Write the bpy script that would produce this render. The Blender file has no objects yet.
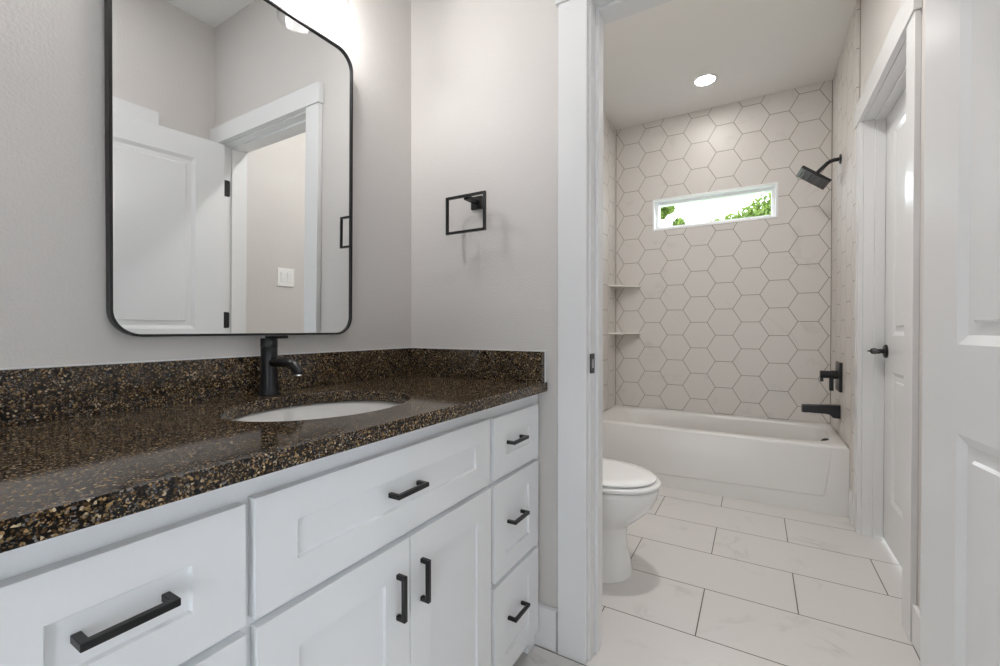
import bpy, bmesh, math, random
from mathutils import Vector, Matrix, Euler
random.seed(7)
PI = math.pi
SC = bpy.context.scene
COL = SC.collection

# ------------------------------------------------------------------ camera
cam_d = bpy.data.cameras.new('camera')
cam = bpy.data.objects.new('camera', cam_d)
COL.objects.link(cam)
cam.location = (1.1896, -1.3266, 1.0513)
cam.rotation_euler = (PI/2 - 0.0086, 0, 0.531)
cam_d.sensor_fit = 'HORIZONTAL'
cam_d.sensor_width = 36.0
cam_d.lens = 436.218/1000*36.0
cam_d.clip_start = 0.01
SC.camera = cam

# ------------------------------------------------------------------ world (bright overcast sky)
W = bpy.data.worlds.new('sky')
SC.world = W
W.use_nodes = True
bg = W.node_tree.nodes['Background']
bg.inputs['Color'].default_value = (0.84, 0.925, 1.0, 1)
bg.inputs['Strength'].default_value = 5.0

# ------------------------------------------------------------------ exposure
SC.view_settings.view_transform = 'Standard'
SC.view_settings.look = 'None'
SC.view_settings.exposure = 0.92
SC.view_settings.gamma = 1.0
SC.view_settings.use_curve_mapping = False
SC.cycles.use_denoising = True
SC.cycles.max_bounces = 14
SC.cycles.diffuse_bounces = 8
SC.cycles.glossy_bounces = 6
SC.cycles.transparent_max_bounces = 16
SC.cycles.sample_clamp_indirect = 6.0
SC.cycles.caustics_reflective = False
SC.cycles.caustics_refractive = False

BULB = 72.0       # emission of the vanity bulbs
CAN = 43.0         # emission of the recessed ceiling lights

# ------------------------------------------------------------------ main dimensions (metres)
WR = 1.6575        # right wall, painted face
YB = 2.48          # tiled back wall face
ZC = 2.79          # ceiling
XT = 0.118         # left wall of the tub room (painted face)
YN = -2.30         # wall behind the camera
ZH = 2.095         # door head jamb
CT = 0.876         # counter height
OP0, OP1 = 0.741, 1.548     # doorway in the partition
LD0, LD1 = 0.733, 1.526     # door in the right wall of the tub room
ED0, ED1 = -1.20, -0.385    # door in the right wall of the vanity room

# ------------------------------------------------------------------ materials
def nmat(name):
    m = bpy.data.materials.new(name)
    m.use_nodes = True
    nt = m.node_tree
    return m, nt, nt.nodes['Principled BSDF']

def simple(name, col, rough=0.5, metal=0.0, noise=0.0, nscale=40, spec=0.5, bump=0.0, bscale=200, coat=0.0):
    m, nt, b = nmat(name)
    b.inputs['Roughness'].default_value = rough
    b.inputs['Metallic'].default_value = metal
    b.inputs['Specular IOR Level'].default_value = spec
    b.inputs['Coat Weight'].default_value = coat
    b.inputs['Coat Roughness'].default_value = 0.05
    geo = nt.nodes.new('ShaderNodeNewGeometry')
    n = nt.nodes.new('ShaderNodeTexNoise')
    n.inputs['Scale'].default_value = nscale
    n.inputs['Detail'].default_value = 3
    nt.links.new(geo.outputs['Position'], n.inputs['Vector'])
    mx = nt.nodes.new('ShaderNodeMix'); mx.data_type = 'RGBA'
    lo = [max(0, c*(1-noise)) for c in col]; hi = [min(1, c*(1+noise)) for c in col]
    mx.inputs[6].default_value = (*lo, 1); mx.inputs[7].default_value = (*hi, 1)
    nt.links.new(n.outputs['Fac'], mx.inputs[0])
    nt.links.new(mx.outputs[2], b.inputs['Base Color'])
    if bump > 0:
        n2 = nt.nodes.new('ShaderNodeTexNoise')
        n2.inputs['Scale'].default_value = bscale
        n2.inputs['Detail'].default_value = 2
        nt.links.new(geo.outputs['Position'], n2.inputs['Vector'])
        bp = nt.nodes.new('ShaderNodeBump')
        bp.inputs['Strength'].default_value = bump
        bp.inputs['Distance'].default_value = 0.002
        nt.links.new(n2.outputs['Fac'], bp.inputs['Height'])
        nt.links.new(bp.outputs['Normal'], b.inputs['Normal'])
    return m

M = {}
M['paint'] = simple('greige wall paint', (0.61, 0.585, 0.565), 0.55, bump=0.6, bscale=170, noise=0.015, nscale=5)
M['ceiling'] = simple('ceiling paint', (0.75, 0.74, 0.72), 0.8, bump=0.2, bscale=130)
M['trim'] = simple('white semi gloss trim paint', (0.75, 0.755, 0.76), 0.26, noise=0.01, nscale=6)
M['cabinet'] = simple('white cabinet paint', (0.80, 0.815, 0.83), 0.32, noise=0.008, nscale=8)
M['black'] = simple('matte black metal', (0.007, 0.007, 0.008), 0.36, metal=0.0, spec=0.45, noise=0.1, nscale=90)
M['porcelain'] = simple('white glazed porcelain', (0.80, 0.80, 0.79), 0.08, noise=0.005, nscale=3, coat=0.4)
M['acrylic'] = simple('white tub acrylic', (0.72, 0.71, 0.69), 0.28, noise=0.005, nscale=3)
M['seat'] = simple('white toilet seat plastic', (0.82, 0.82, 0.815), 0.18, noise=0.005)
M['shelf'] = simple('pale stone shelf', (0.74, 0.72, 0.69), 0.25, noise=0.08, nscale=30)
M['vinyl'] = simple('white window vinyl', (0.82, 0.83, 0.84), 0.35, noise=0.01)
M['plate'] = simple('white switch plastic', (0.83, 0.83, 0.82), 0.3, noise=0.01)
M['chrome'] = simple('brushed chrome', (0.75, 0.75, 0.75), 0.2, metal=1.0, noise=0.03)
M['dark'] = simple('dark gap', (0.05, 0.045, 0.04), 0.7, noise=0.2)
M['edge'] = simple('bronze tile edge strip', (0.13, 0.11, 0.09), 0.4, noise=0.1)
M['bark'] = simple('tree bark', (0.10, 0.07, 0.05), 0.9, noise=0.4, nscale=20)
M['ground'] = simple('garden lawn', (0.10, 0.16, 0.05), 0.95, noise=0.5, nscale=12)

def leaf_mat():
    m, nt, b = nmat('green leaves')
    geo = nt.nodes.new('ShaderNodeNewGeometry')
    n = nt.nodes.new('ShaderNodeTexNoise'); n.inputs['Scale'].default_value = 6
    nt.links.new(geo.outputs['Position'], n.inputs['Vector'])
    r = nt.nodes.new('ShaderNodeValToRGB')
    r.color_ramp.elements[0].position = 0.3; r.color_ramp.elements[0].color = (0.060, 0.115, 0.014, 1)
    r.color_ramp.elements[1].position = 0.7; r.color_ramp.elements[1].color = (0.18, 0.25, 0.045, 1)
    nt.links.new(n.outputs['Fac'], r.inputs[0])
    nt.links.new(r.outputs[0], b.inputs['Base Color'])
    b.inputs['Roughness'].default_value = 0.6
    tr = nt.nodes.new('ShaderNodeBsdfTranslucent')
    nt.links.new(r.outputs[0], tr.inputs['Color'])
    ms = nt.nodes.new('ShaderNodeMixShader'); ms.inputs[0].default_value = 0.5
    nt.links.new(b.outputs[0], ms.inputs[1]); nt.links.new(tr.outputs[0], ms.inputs[2])
    nt.links.new(ms.outputs[0], nt.nodes['Material Output'].inputs['Surface'])
    return m
M['leaf'] = leaf_mat()

def emit_mat(name, col, s):
    m = bpy.data.materials.new(name); m.use_nodes = True
    nt = m.node_tree; nt.nodes.clear()
    e = nt.nodes.new('ShaderNodeEmission'); e.inputs[0].default_value = (*col, 1); e.inputs[1].default_value = s
    o = nt.nodes.new('ShaderNodeOutputMaterial'); nt.links.new(e.outputs[0], o.inputs[0])
    return m
M['bulb'] = emit_mat('lit bulb', (1.0, 0.985, 0.97), BULB)
M['lens_fill_vanity'] = emit_mat('added vanity fill lens', (1.0, 0.98, 0.98), 80.0)  # glow of the added vanity room fill
M['lens_fill_toilet'] = emit_mat('added toilet fill lens', (1.0, 0.975, 0.945), 235.0)  # glow of the added fill over the toilet
M['lens'] = emit_mat('lit ceiling lens', (1.0, 0.975, 0.945), CAN)

def thin_glass(name, fac, tint=(1, 1, 1)):
    m = bpy.data.materials.new(name); m.use_nodes = True
    nt = m.node_tree; nt.nodes.clear()
    t = nt.nodes.new('ShaderNodeBsdfTransparent'); t.inputs[0].default_value = (*tint, 1)
    g = nt.nodes.new('ShaderNodeBsdfGlossy'); g.inputs['Roughness'].default_value = 0.02
    lw = nt.nodes.new('ShaderNodeLayerWeight'); lw.inputs[0].default_value = fac
    mx = nt.nodes.new('ShaderNodeMixShader')
    mu = nt.nodes.new('ShaderNodeMath'); mu.operation = 'MULTIPLY'; mu.inputs[1].default_value = 0.45
    nt.links.new(lw.outputs['Facing'], mu.inputs[0]); nt.links.new(mu.outputs[0], mx.inputs[0])
    nt.links.new(t.outputs[0], mx.inputs[1]); nt.links.new(g.outputs[0], mx.inputs[2])
    o = nt.nodes.new('ShaderNodeOutputMaterial'); nt.links.new(mx.outputs[0], o.inputs[0])
    return m
M['pane'] = thin_glass('clear window glass', 0.12)
M['shade'] = thin_glass('clear lamp glass', 0.25, (0.95, 0.95, 0.95))

def mirror_mat():
    m, nt, b = nmat('silvered mirror glass')
    b.inputs['Base Color'].default_value = (0.88, 0.90, 0.90, 1)
    b.inputs['Metallic'].default_value = 1.0
    b.inputs['Roughness'].default_value = 0.0
    return m
M['mirror'] = mirror_mat()

def granite():
    m, nt, b = nmat('polished dark brown granite')
    L = nt.links
    geo = nt.nodes.new('ShaderNodeNewGeometry')
    def vor(scale):
        v = nt.nodes.new('ShaderNodeTexVoronoi'); v.inputs['Scale'].default_value = scale
        L.new(geo.outputs['Position'], v.inputs['Vector'])
        s = nt.nodes.new('ShaderNodeSeparateColor'); L.new(v.outputs['Color'], s.inputs[0])
        return s
    def ramp(src, stops):
        r = nt.nodes.new('ShaderNodeValToRGB'); r.color_ramp.interpolation = 'CONSTANT'
        e = r.color_ramp.elements
        e[0].position, e[0].color = stops[0][0], (*stops[0][1], 1)
        e[1].position, e[1].color = stops[1][0], (*stops[1][1], 1)
        for p_, c_ in stops[2:]:
            k = e.new(p_); k.color = (*c_, 1)
        L.new(src, r.inputs[0])
        return r
    big = vor(370); sml = vor(620)
    r1 = ramp(big.outputs[0], [(0, (0.006, 0.0055, 0.006)), (0.50, (0.018, 0.013, 0.009)), (0.66, (0.075, 0.045, 0.022)), (0.80, (0.36, 0.235, 0.105)), (0.90, (0.17, 0.165, 0.16)), (0.95, (0.55, 0.44, 0.28))])
    r2 = ramp(sml.outputs[1], [(0, (0.005, 0.005, 0.006)), (0.60, (0.055, 0.034, 0.017)), (0.80, (0.36, 0.235, 0.11)), (0.92, (0.20, 0.195, 0.19))])
    n = nt.nodes.new('ShaderNodeTexNoise'); n.inputs['Scale'].default_value = 60; n.inputs['Detail'].default_value = 3
    L.new(geo.outputs['Position'], n.inputs['Vector'])
    st = nt.nodes.new('ShaderNodeMapRange'); st.inputs[1].default_value = 0.42; st.inputs[2].default_value = 0.58
    L.new(n.outputs['Fac'], st.inputs[0])
    mx = nt.nodes.new('ShaderNodeMix'); mx.data_type = 'RGBA'
    L.new(st.outputs[0], mx.inputs[0]); L.new(r1.outputs[0], mx.inputs[6]); L.new(r2.outputs[0], mx.inputs[7])
    L.new(mx.outputs[2], b.inputs['Base Color'])
    b.inputs['Roughness'].default_value = 0.08
    b.inputs['IOR'].default_value = 1.46
    return m
M['granite'] = granite()

def marble_tint(nt, base, pos, amt):
    """faint wandering veins on a pale tile; returns a colour socket"""
    L = nt.links
    n1 = nt.nodes.new('ShaderNodeTexNoise'); n1.inputs['Scale'].default_value = 3.2; n1.inputs['Detail'].default_value = 6
    n1.inputs['Distortion'].default_value = 1.2
    L.new(pos, n1.inputs['Vector'])
    a = nt.nodes.new('ShaderNodeMath'); a.operation = 'SUBTRACT'; a.inputs[1].default_value = 0.5
    L.new(n1.outputs['Fac'], a.inputs[0])
    ab = nt.nodes.new('ShaderNodeMath'); ab.operation = 'ABSOLUTE'; L.new(a.outputs[0], ab.inputs[0])
    mr = nt.nodes.new('ShaderNodeMapRange'); mr.inputs[1].default_value = 0.0; mr.inputs[2].default_value = 0.035
    mr.inputs[3].default_value = 1.0; mr.inputs[4].default_value = 0.0
    L.new(ab.outputs[0], mr.inputs[0])
    n2 = nt.nodes.new('ShaderNodeTexNoise'); n2.inputs['Scale'].default_value = 5.0
    L.new(pos, n2.inputs['Vector'])
    mk = nt.nodes.new('ShaderNodeMapRange'); mk.inputs[1].default_value = 0.52; mk.inputs[2].default_value = 0.70
    L.new(n2.outputs['Fac'], mk.inputs[0])
    mu = nt.nodes.new('ShaderNodeMath'); mu.operation = 'MULTIPLY'
    L.new(mr.outputs[0], mu.inputs[0]); L.new(mk.outputs[0], mu.inputs[1])
    mm = nt.nodes.new('ShaderNodeMath'); mm.operation = 'MULTIPLY'; mm.inputs[1].default_value = amt
    L.new(mu.outputs[0], mm.inputs[0])
    mx = nt.nodes.new('ShaderNodeMix'); mx.data_type = 'RGBA'
    mx.inputs[6].default_value = (*base, 1); mx.inputs[7].default_value = (base[0]*0.55, base[1]*0.54, base[2]*0.54, 1)
    L.new(mm.outputs[0], mx.inputs[0])
    return mx.outputs[2]

def floor_mat():
    m, nt, b = nmat('large marble look floor tile')
    L = nt.links
    geo = nt.nodes.new('ShaderNodeNewGeometry')
    add = nt.nodes.new('ShaderNodeVectorMath'); add.operation = 'ADD'
    add.inputs[1].default_value = (-0.699 + 0.315 + 0.63*10, -0.610 + 0.3165*10, 0)
    L.new(geo.outputs['Position'], add.inputs[0])
    br = nt.nodes.new('ShaderNodeTexBrick')
    br.offset = 0.5; br.offset_frequency = 2; br.squash = 1.0
    br.inputs['Scale'].default_value = 1.0
    br.inputs['Brick Width'].default_value = 0.63
    br.inputs['Row Height'].default_value = 0.3165
    br.inputs['Mortar Size'].default_value = 0.0021
    br.inputs['Mortar Smooth'].default_value = 0.1
    L.new(add.outputs[0], br.inputs['Vector'])
    c = marble_tint(nt, (0.67, 0.65, 0.63), geo.outputs['Position'], 0.35)
    mx = nt.nodes.new('ShaderNodeMix'); mx.data_type = 'RGBA'
    L.new(br.outputs['Fac'], mx.inputs[0]); L.new(c, mx.inputs[6])
    mx.inputs[7].default_value = (0.10, 0.08, 0.065, 1)
    L.new(mx.outputs[2], b.inputs['Base Color'])
    b.inputs['Roughness'].default_value = 0.30
    bp = nt.nodes.new('ShaderNodeBump'); bp.inputs['Strength'].default_value = 0.5; bp.inputs['Distance'].default_value = 0.002; bp.invert = True
    L.new(br.outputs['Fac'], bp.inputs['Height']); L.new(bp.outputs['Normal'], b.inputs['Normal'])
    return m
M['floor'] = floor_mat()

def hex_mat(axis, u0, z0):
    """flat topped hexagonal wall tile; axis = world axis running along the wall"""
    m, nt, b = nmat('hexagon wall tile')
    L = nt.links
    PH, PU = 0.2043, 0.1785            # pitch up the wall, pitch along the wall
    geo = nt.nodes.new('ShaderNodeNewGeometry')
    sp = nt.nodes.new('ShaderNodeSeparateXYZ'); L.new(geo.outputs['Position'], sp.inputs[0])
    def math_(op, a, b_=None):
        n = nt.nodes.new('ShaderNodeMath'); n.operation = op
        for i, v in enumerate((a, b_)):
            if v is None: continue
            if isinstance(v, (int, float)): n.inputs[i].default_value = v
            else: L.new(v, n.inputs[i])
        return n.outputs[0]
    kx = (PH/2*math.sqrt(3))/PU         # makes the hexagon regular
    u = math_('MULTIPLY', math_('SUBTRACT', sp.outputs[axis], u0), kx)
    v = math_('SUBTRACT', sp.outputs[2], z0)
    cw, ch = PH*math.sqrt(3), PH
    def cell(du, dv):
        a = math_('ABSOLUTE', math_('SUBTRACT', math_('FLOORED_MODULO', math_('ADD', u, cw/2+du), cw), cw/2))
        c = math_('ABSOLUTE', math_('SUBTRACT', math_('FLOORED_MODULO', math_('ADD', v, ch/2+dv), ch), ch/2))
        return math_('MAXIMUM', c, math_('ADD', math_('MULTIPLY', c, 0.5), math_('MULTIPLY', a, math.sqrt(3)/2)))
    d = math_('MINIMUM', cell(0, 0), cell(cw/2, ch/2))
    mr = nt.nodes.new('ShaderNodeMapRange')
    mr.inputs[1].default_value = PH/2-0.0028; mr.inputs[2].default_value = PH/2-0.0012
    L.new(d, mr.inputs[0])
    c = marble_tint(nt, (0.66, 0.63, 0.60), geo.outputs['Position'], 0.22)
    mx = nt.nodes.new('ShaderNodeMix'); mx.data_type = 'RGBA'
    L.new(mr.outputs[0], mx.inputs[0]); L.new(c, mx.inputs[6]); mx.inputs[7].default_value = (0.24, 0.21, 0.185, 1)
    L.new(mx.outputs[2], b.inputs['Base Color'])
    b.inputs['Roughness'].default_value = 0.42
    bp = nt.nodes.new('ShaderNodeBump'); bp.inputs['Strength'].default_value = 0.5; bp.inputs['Distance'].default_value = 0.002; bp.invert = True
    L.new(mr.outputs[0], bp.inputs['Height']); L.new(bp.outputs['Normal'], b.inputs['Normal'])
    return m
M['hex_back'] = hex_mat(0, 1.509, 1.209)
M['hex_side'] = hex_mat(1, 2.35, 1.209)

# ------------------------------------------------------------------ object helpers
OFF = {}
def link(o, parent=None):
    COL.objects.link(o)
    if parent is not None: o.parent = parent
    return o

def tag(o, label=None, cat=None, group=None, kind=None):
    if label: o['label'] = label
    if cat: o['category'] = cat
    if group: o['group'] = group
    if kind: o['kind'] = kind
    return o

def thing(name, loc, label, cat, group=None, kind=None, rotz=0.0):
    o = bpy.data.objects.new(name, None)
    o.empty_display_size = 0.05
    link(o)
    o.location = loc
    o.rotation_euler = (0, 0, rotz)
    OFF[o.name] = Matrix.Translation(Vector(loc)) @ Matrix.Rotation(rotz, 4, 'Z')
    tag(o, label, cat, group, kind)
    return o

def obj(name, bm, mat, parent=None, bevel=0.0, seg=2, smooth=35, local=False, recalc=True):
    """one mesh object; vertices are in world metres unless local=True"""
    if recalc: bmesh.ops.recalc_face_normals(bm, faces=bm.faces[:])
    if parent is not None and not local:
        bm.transform(OFF[parent.name].inverted())
    me = bpy.data.meshes.new(name)
    bm.to_mesh(me); bm.free()
    for p_ in me.polygons: p_.use_smooth = True
    me.set_sharp_from_angle(angle=math.radians(smooth))
    me.materials.append(M[mat] if isinstance(mat, str) else mat)
    o = bpy.data.objects.new(name, me)
    link(o, parent)
    OFF[o.name] = OFF[parent.name] if parent is not None else Matrix.Identity(4)
    if bevel > 0:
        md = o.modifiers.new('edge', 'BEVEL'); md.width = bevel; md.segments = seg
        md.harden_normals = True; md.limit_method = 'ANGLE'; md.angle_limit = math.radians(40)
    return o

def struct(name, bm, mat, label, cat, **k):
    return tag(obj(name, bm, mat, **k), label, cat, kind='structure')

def box(bm, x0, x1, y0, y1, z0, z1):
    v = [bm.verts.new((x, y, z)) for x in (x0, x1) for y in (y0, y1) for z in (z0, z1)]
    for f in ((0,1,3,2), (4,6,7,5), (0,4,5,1), (2,3,7,6), (0,2,6,4), (1,5,7,3)):
        bm.faces.new([v[i] for i in f])
    return bm

def B(*boxes):
    bm = bmesh.new()
    for b_ in boxes: box(bm, *b_)
    return bm

def loft(bm, rings, cap0=True, cap1=True):
    vs = [[bm.verts.new(p_) for p_ in r] for r in rings]
    n = len(vs[0])
    for a, c in zip(vs, vs[1:]):
        for i in range(n):
            bm.faces.new((a[i], a[(i+1) % n], c[(i+1) % n], c[i]))
    if cap0: bm.faces.new(vs[0])
    if cap1: bm.faces.new(vs[-1])
    return bm

def lathe(bm, prof, c, axis='z', n=32, cap0=True, cap1=True):
    """prof = [(radius, distance along axis)]"""
    rings = []
    for r, h in prof:
        ring = []
        for i in range(n):
            t = 2*PI*i/n; a, b_ = r*math.cos(t), r*math.sin(t)
            if axis == 'z': q = (a, b_, h)
            elif axis == 'x': q = (h, a, b_)
            else: q = (a, h, b_)
            ring.append(Vector(c)+Vector(q))
        rings.append(ring)
    return loft(bm, rings, cap0, cap1)

def sweep(bm, path, prof, up=(0, 0, 1), cap=True):
    """sweep a closed 2-D profile [(a,b)] along path points; prof may be a list per point"""
    pts = [Vector(p_) for p_ in path]
    up = Vector(up); rings = []
    for i, p_ in enumerate(pts):
        t = (pts[min(i+1, len(pts)-1)] - pts[max(i-1, 0)]).normalized()
        s = t.cross(up)
        if s.length < 1e-4: s = t.cross(Vector((0, 1, 0)))
        s.normalize(); u = s.cross(t).normalized()
        pr = prof[i] if isinstance(prof[0], list) else prof
        rings.append([p_ + s*a + u*b_ for a, b_ in pr])
    return loft(bm, rings, cap, cap)

def circ(r, n=16): return [(r*math.cos(2*PI*i/n), r*math.sin(2*PI*i/n)) for i in range(n)]
def rrect(w, h, r, n=5):
    out = []
    for cx, cy, a0 in ((w-r, h-r, 0), (-w+r, h-r, 90), (-w+r, -h+r, 180), (w-r, -h+r, 270)):
        for i in range(n):
            a = math.radians(a0 + 90*i/(n-1)); out.append((cx+r*math.cos(a), cy+r*math.sin(a)))
    return out

def panel_slab(f, u0, u1, v0, v1, thick, holes, loops, both=False):
    """slab with recessed panels. f(u,v,d) -> point, d = depth behind the front face.
    holes: (a0,a1,b0,b1) stacked in v, same a-range; loops: [(inset, depth)]"""
    bm = bmesh.new(); cache = {}
    def V(u, v, d):
        k = (round(u, 5), round(v, 5), round(d, 5))
        if k not in cache: cache[k] = bm.verts.new(f(u, v, d))
        return cache[k]
    us = [u0, u1]; vs = [v0, v1]
    if holes:
        us = [u0, holes[0][0], holes[0][1], u1]
        for h in sorted(holes, key=lambda q: q[2]): vs[-1:-1] = [h[2], h[3]]
    def face(d, sign, hol):
        for i in range(len(us)-1):
            for j in range(len(vs)-1):
                hh = [h for h in hol if abs(h[0]-us[i]) < 1e-6 and abs(h[2]-vs[j]) < 1e-6]
                if hh:
                    a0, a1, b0, b1 = hh[0]; prev = (0.0, 0.0)
                    for ins, dep in loops:
                        P_ = [(a0+prev[0], b0+prev[0]), (a1-prev[0], b0+prev[0]), (a1-prev[0], b1-prev[0]), (a0+prev[0], b1-prev[0])]
                        Q_ = [(a0+ins, b0+ins), (a1-ins, b0+ins), (a1-ins, b1-ins), (a0+ins, b1-ins)]
                        for k in range(4):
                            l = (k+1) % 4
                            bm.faces.new((V(*P_[k], d+sign*prev[1]), V(*P_[l], d+sign*prev[1]), V(*Q_[l], d+sign*dep), V(*Q_[k], d+sign*dep)))
                        prev = (ins, dep)
                    bm.faces.new([V(*q, d+sign*prev[1]) for q in Q_])
                else:
                    bm.faces.new((V(us[i], vs[j], d), V(us[i+1], vs[j], d), V(us[i+1], vs[j+1], d), V(us[i], vs[j+1], d)))
    face(0.0, 1, holes)
    face(thick, -1, holes if both else [])
    for j in range(len(vs)-1):
        for u in (u0, u1):
            bm.faces.new((V(u, vs[j], 0), V(u, vs[j+1], 0), V(u, vs[j+1], thick), V(u, vs[j], thick)))
    for i in range(len(us)-1):
        for v in (v0, v1):
            bm.faces.new((V(us[i], v, 0), V(us[i+1], v, 0), V(us[i+1], v, thick), V(us[i], v, thick)))
    return bm

def dup(o, parent, loc=None):
    c = o.copy(); COL.objects.link(c)
    c.parent = parent
    OFF[c.name] = OFF[o.name]
    if loc is not None: c.location = loc
    return c

# ================================================================== ROOM SHELL
T = 0.12
struct('floor', B((-0.12, WR+T, YN-T, YB+T, -0.12, 0.0)), 'floor', 'pale marble-look rectangular floor tiles with dark grout', 'floor')
struct('ceiling', B((-0.12, WR+T, YN-T, YB+T, ZC, ZC+0.12)), 'ceiling', 'flat painted ceiling over both bathroom spaces', 'ceiling')
struct('wall_left', B((-T, 0, YN-T, 0.0, 0, ZC)), 'paint', 'textured greige wall behind the mirror and vanity', 'wall')
struct('wall_partition', B((-T, OP0-0.02, 0, T, 0, ZC), (OP1+0.02, WR+T, 0, T, 0, ZC), (OP0-0.02, OP1+0.02, 0, T, 2.103, ZC)),
       'paint', 'greige wall with the towel ring and open doorway', 'wall')
struct('wall_toilet', B((-T, XT, T, YB+T, 0, ZC)), 'paint', 'greige wall behind the toilet', 'wall')
# (the open entry door leads to a hall with a large window)
XH = 3.30
NW = (-1.55, -0.80, 0.70, 1.50)
struct('wall_right', B((WR, WR+T, YN-T, ED0-0.02, 0, ZC), (WR, WR+T, ED0-0.02, ED1+0.02, 2.095, ZC), (WR, WR+T, ED1+0.02, 0, 0, ZC),
                       (WR, WR+T, T, LD0-0.02, 0, ZC), (WR, WR+T, LD0-0.02, LD1+0.02, 2.126, ZC), (WR, WR+T, LD1+0.02, YB+T, 0, ZC)),
       'paint', 'greige wall with doors on the right side', 'wall')
VW = (1.00, 1.58, 0.30, 1.15)  # opening for the added rear window
struct('wall_near', B((0, VW[0], YN-T, YN, 0, ZC), (VW[1], WR, YN-T, YN, 0, ZC), (VW[0], VW[1], YN-T, YN, 0, VW[2]), (VW[0], VW[1], YN-T, YN, VW[3], ZC)), 'paint', 'greige wall behind the viewer', 'wall')
struct('wall_hall', B((WR+T, XH, YN-T, YN, 0, ZC), (WR+T, XH, 0.30, 0.30+T, 0, ZC), (XH, XH+T, YN-T, NW[0], 0, ZC), (XH, XH+T, NW[1], 0.30+T, 0, ZC), (XH, XH+T, NW[0], NW[1], 0, NW[2]), (XH, XH+T, NW[0], NW[1], NW[3], ZC)),
       'paint', 'greige walls of the hall outside the entry door', 'wall')
struct('floor_hall', B((WR+T, XH+T, YN-T, 0.30+T, -0.12, 0.0)), 'floor', 'pale tiled floor of the hall outside the entry door', 'floor')
struct('ceiling_hall', B((WR+T, XH+T, YN-T, 0.30+T, ZC, ZC+0.12)), 'ceiling', 'painted ceiling of the hall', 'ceiling')
# tiled alcove
WX0, WX1, WZ0, WZ1 = 0.4375, 1.3235, 1.872, 2.1335
struct('wall_back', B((XT, WX0, YB, YB+T, 0, ZC), (WX1, WR, YB, YB+T, 0, ZC), (WX0, WX1, YB, YB+T, 0, WZ0), (WX0, WX1, YB, YB+T, WZ1, ZC)),
       'hex_back', 'hexagon tiled wall behind the bathtub', 'wall')
struct('wall_alcove_left', B((XT, 0.128, 1.634, YB, 0, ZC)), 'hex_side', 'hexagon tiled wall at the left end of the bathtub', 'wall')
struct('wall_alcove_right', B((1.6415, WR, 1.634, YB, 0, ZC)), 'hex_side', 'hexagon tiled wall carrying the shower fittings', 'wall')
struct('trim_1', B((WR-0.0022, WR, 1.6325, 1.634, 0, ZC)), 'edge', 'thin dark strip edging the tiled shower wall', 'trim')
struct('trim_2', B((0.128, 0.131, YB-0.0012, YB, 0.39, ZC), (1.6385, 1.6415, YB-0.0012, YB, 0.39, ZC)), 'edge', 'dark grout lines in the tiled corners above the tub', 'trim')

# baseboards
BBH = 0.132
def bb(name, label, *boxes):
    return struct(name, B(*boxes), 'trim', label, 'baseboard', bevel=0.003)
bb('baseboard_partition', 'short white baseboard between vanity and doorway', (0.50, 0.634, -0.021, 0, 0, BBH))
bb('baseboard_right', 'white baseboard on the right wall beside the panelled doors', (WR-0.014, WR, ED1+0.105, -0.02, 0, BBH), (WR-0.014, WR, T+0.02, LD0-0.108, 0, BBH), (WR-0.022, WR, 1.640, 1.735, 0, 0.163))
bb('baseboard_near', 'white baseboard below the added rear window', (0.0, WR-0.014, YN, YN+0.014, 0, BBH))
bb('baseboard_left', 'white baseboard past the end of the vanity', (0, 0.014, YN+0.014, -1.32, 0, BBH))
bb('baseboard_toilet', 'white baseboard behind the toilet', (XT, XT+0.014, T+0.014, 1.60, 0, BBH))

# ------------------------------------------------------------------ door frames (jamb, stop, casing)
CW = 0.096
def frame_trim(name, label, f, a0, a1, depth, stop, sides=(0,), clip1=None, ZH=ZH, hh=0.094, th=0.0175):
    """f(a,d,z): a along the wall, d into the wall from the front painted face"""
    t = thing(name, f(a0, 0, 0), label, 'door frame', kind='structure')
    def bx(bm, a_, b_, d0, d1, z0, z1):
        P_ = f(a_, d0, z0); Q_ = f(b_, d1, z1)
        box(bm, min(P_[0], Q_[0]), max(P_[0], Q_[0]), min(P_[1], Q_[1]), max(P_[1], Q_[1]), z0, z1)
    bm = bmesh.new()
    bx(bm, a0-0.02, a0, 0, depth, 0, ZH); bx(bm, a1, a1+0.02, 0, depth, 0, ZH); bx(bm, a0-0.02, a1+0.02, 0, depth, ZH, ZH+0.02)
    obj('jamb', bm, 'trim', t, bevel=0.0015)
    bm = bmesh.new()
    s0, s1 = stop
    bx(bm, a0, a0+0.011, s0, s1, 0, ZH-0.011); bx(bm, a1-0.011, a1, s0, s1, 0, ZH-0.011); bx(bm, a0, a1, s0, s1, ZH-0.011, ZH)
    obj('stop', bm, 'trim', t, bevel=0.0015)
    for s in sides:
        d0, d1 = (-th, 0) if s == 0 else (depth, depth+0.0175)
        h0, h1 = (-th-0.006, 0) if s == 0 else (depth, depth+0.024)
        e1 = a1+CW if clip1 is None else clip1
        r = 0.006
        for n, q in (('casing', (a0-CW-r, a0-r, d0, d1, 0, ZH+r-0.001)), ('casing', (a1+r, e1, d0, d1, 0, ZH+r-0.001)),
                     ('head_casing', (a0-CW-r-0.008, e1 + (0.008 if clip1 is None else 0), h0, h1, ZH+r, ZH+r+hh))):
            bm = bmesh.new(); bx(bm, *q); obj(n, bm, 'trim', t, bevel=0.002)
    return t
fr1 = frame_trim('trim_3', 'white painted frame of the doorway into the tub room', lambda a, d, z: (a, d, z), OP0, OP1, T, (0.043, 0.092), (0, 1), clip1=1.650, ZH=2.083, th=0.023)
fr2 = frame_trim('trim_4', 'white painted frame around the closed door beside the tub', lambda a, d, z: (WR+d, a, z), LD0, LD1, T+0.005, (0.043, 0.0835), (0,), ZH=2.106, hh=0.107)
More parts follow.
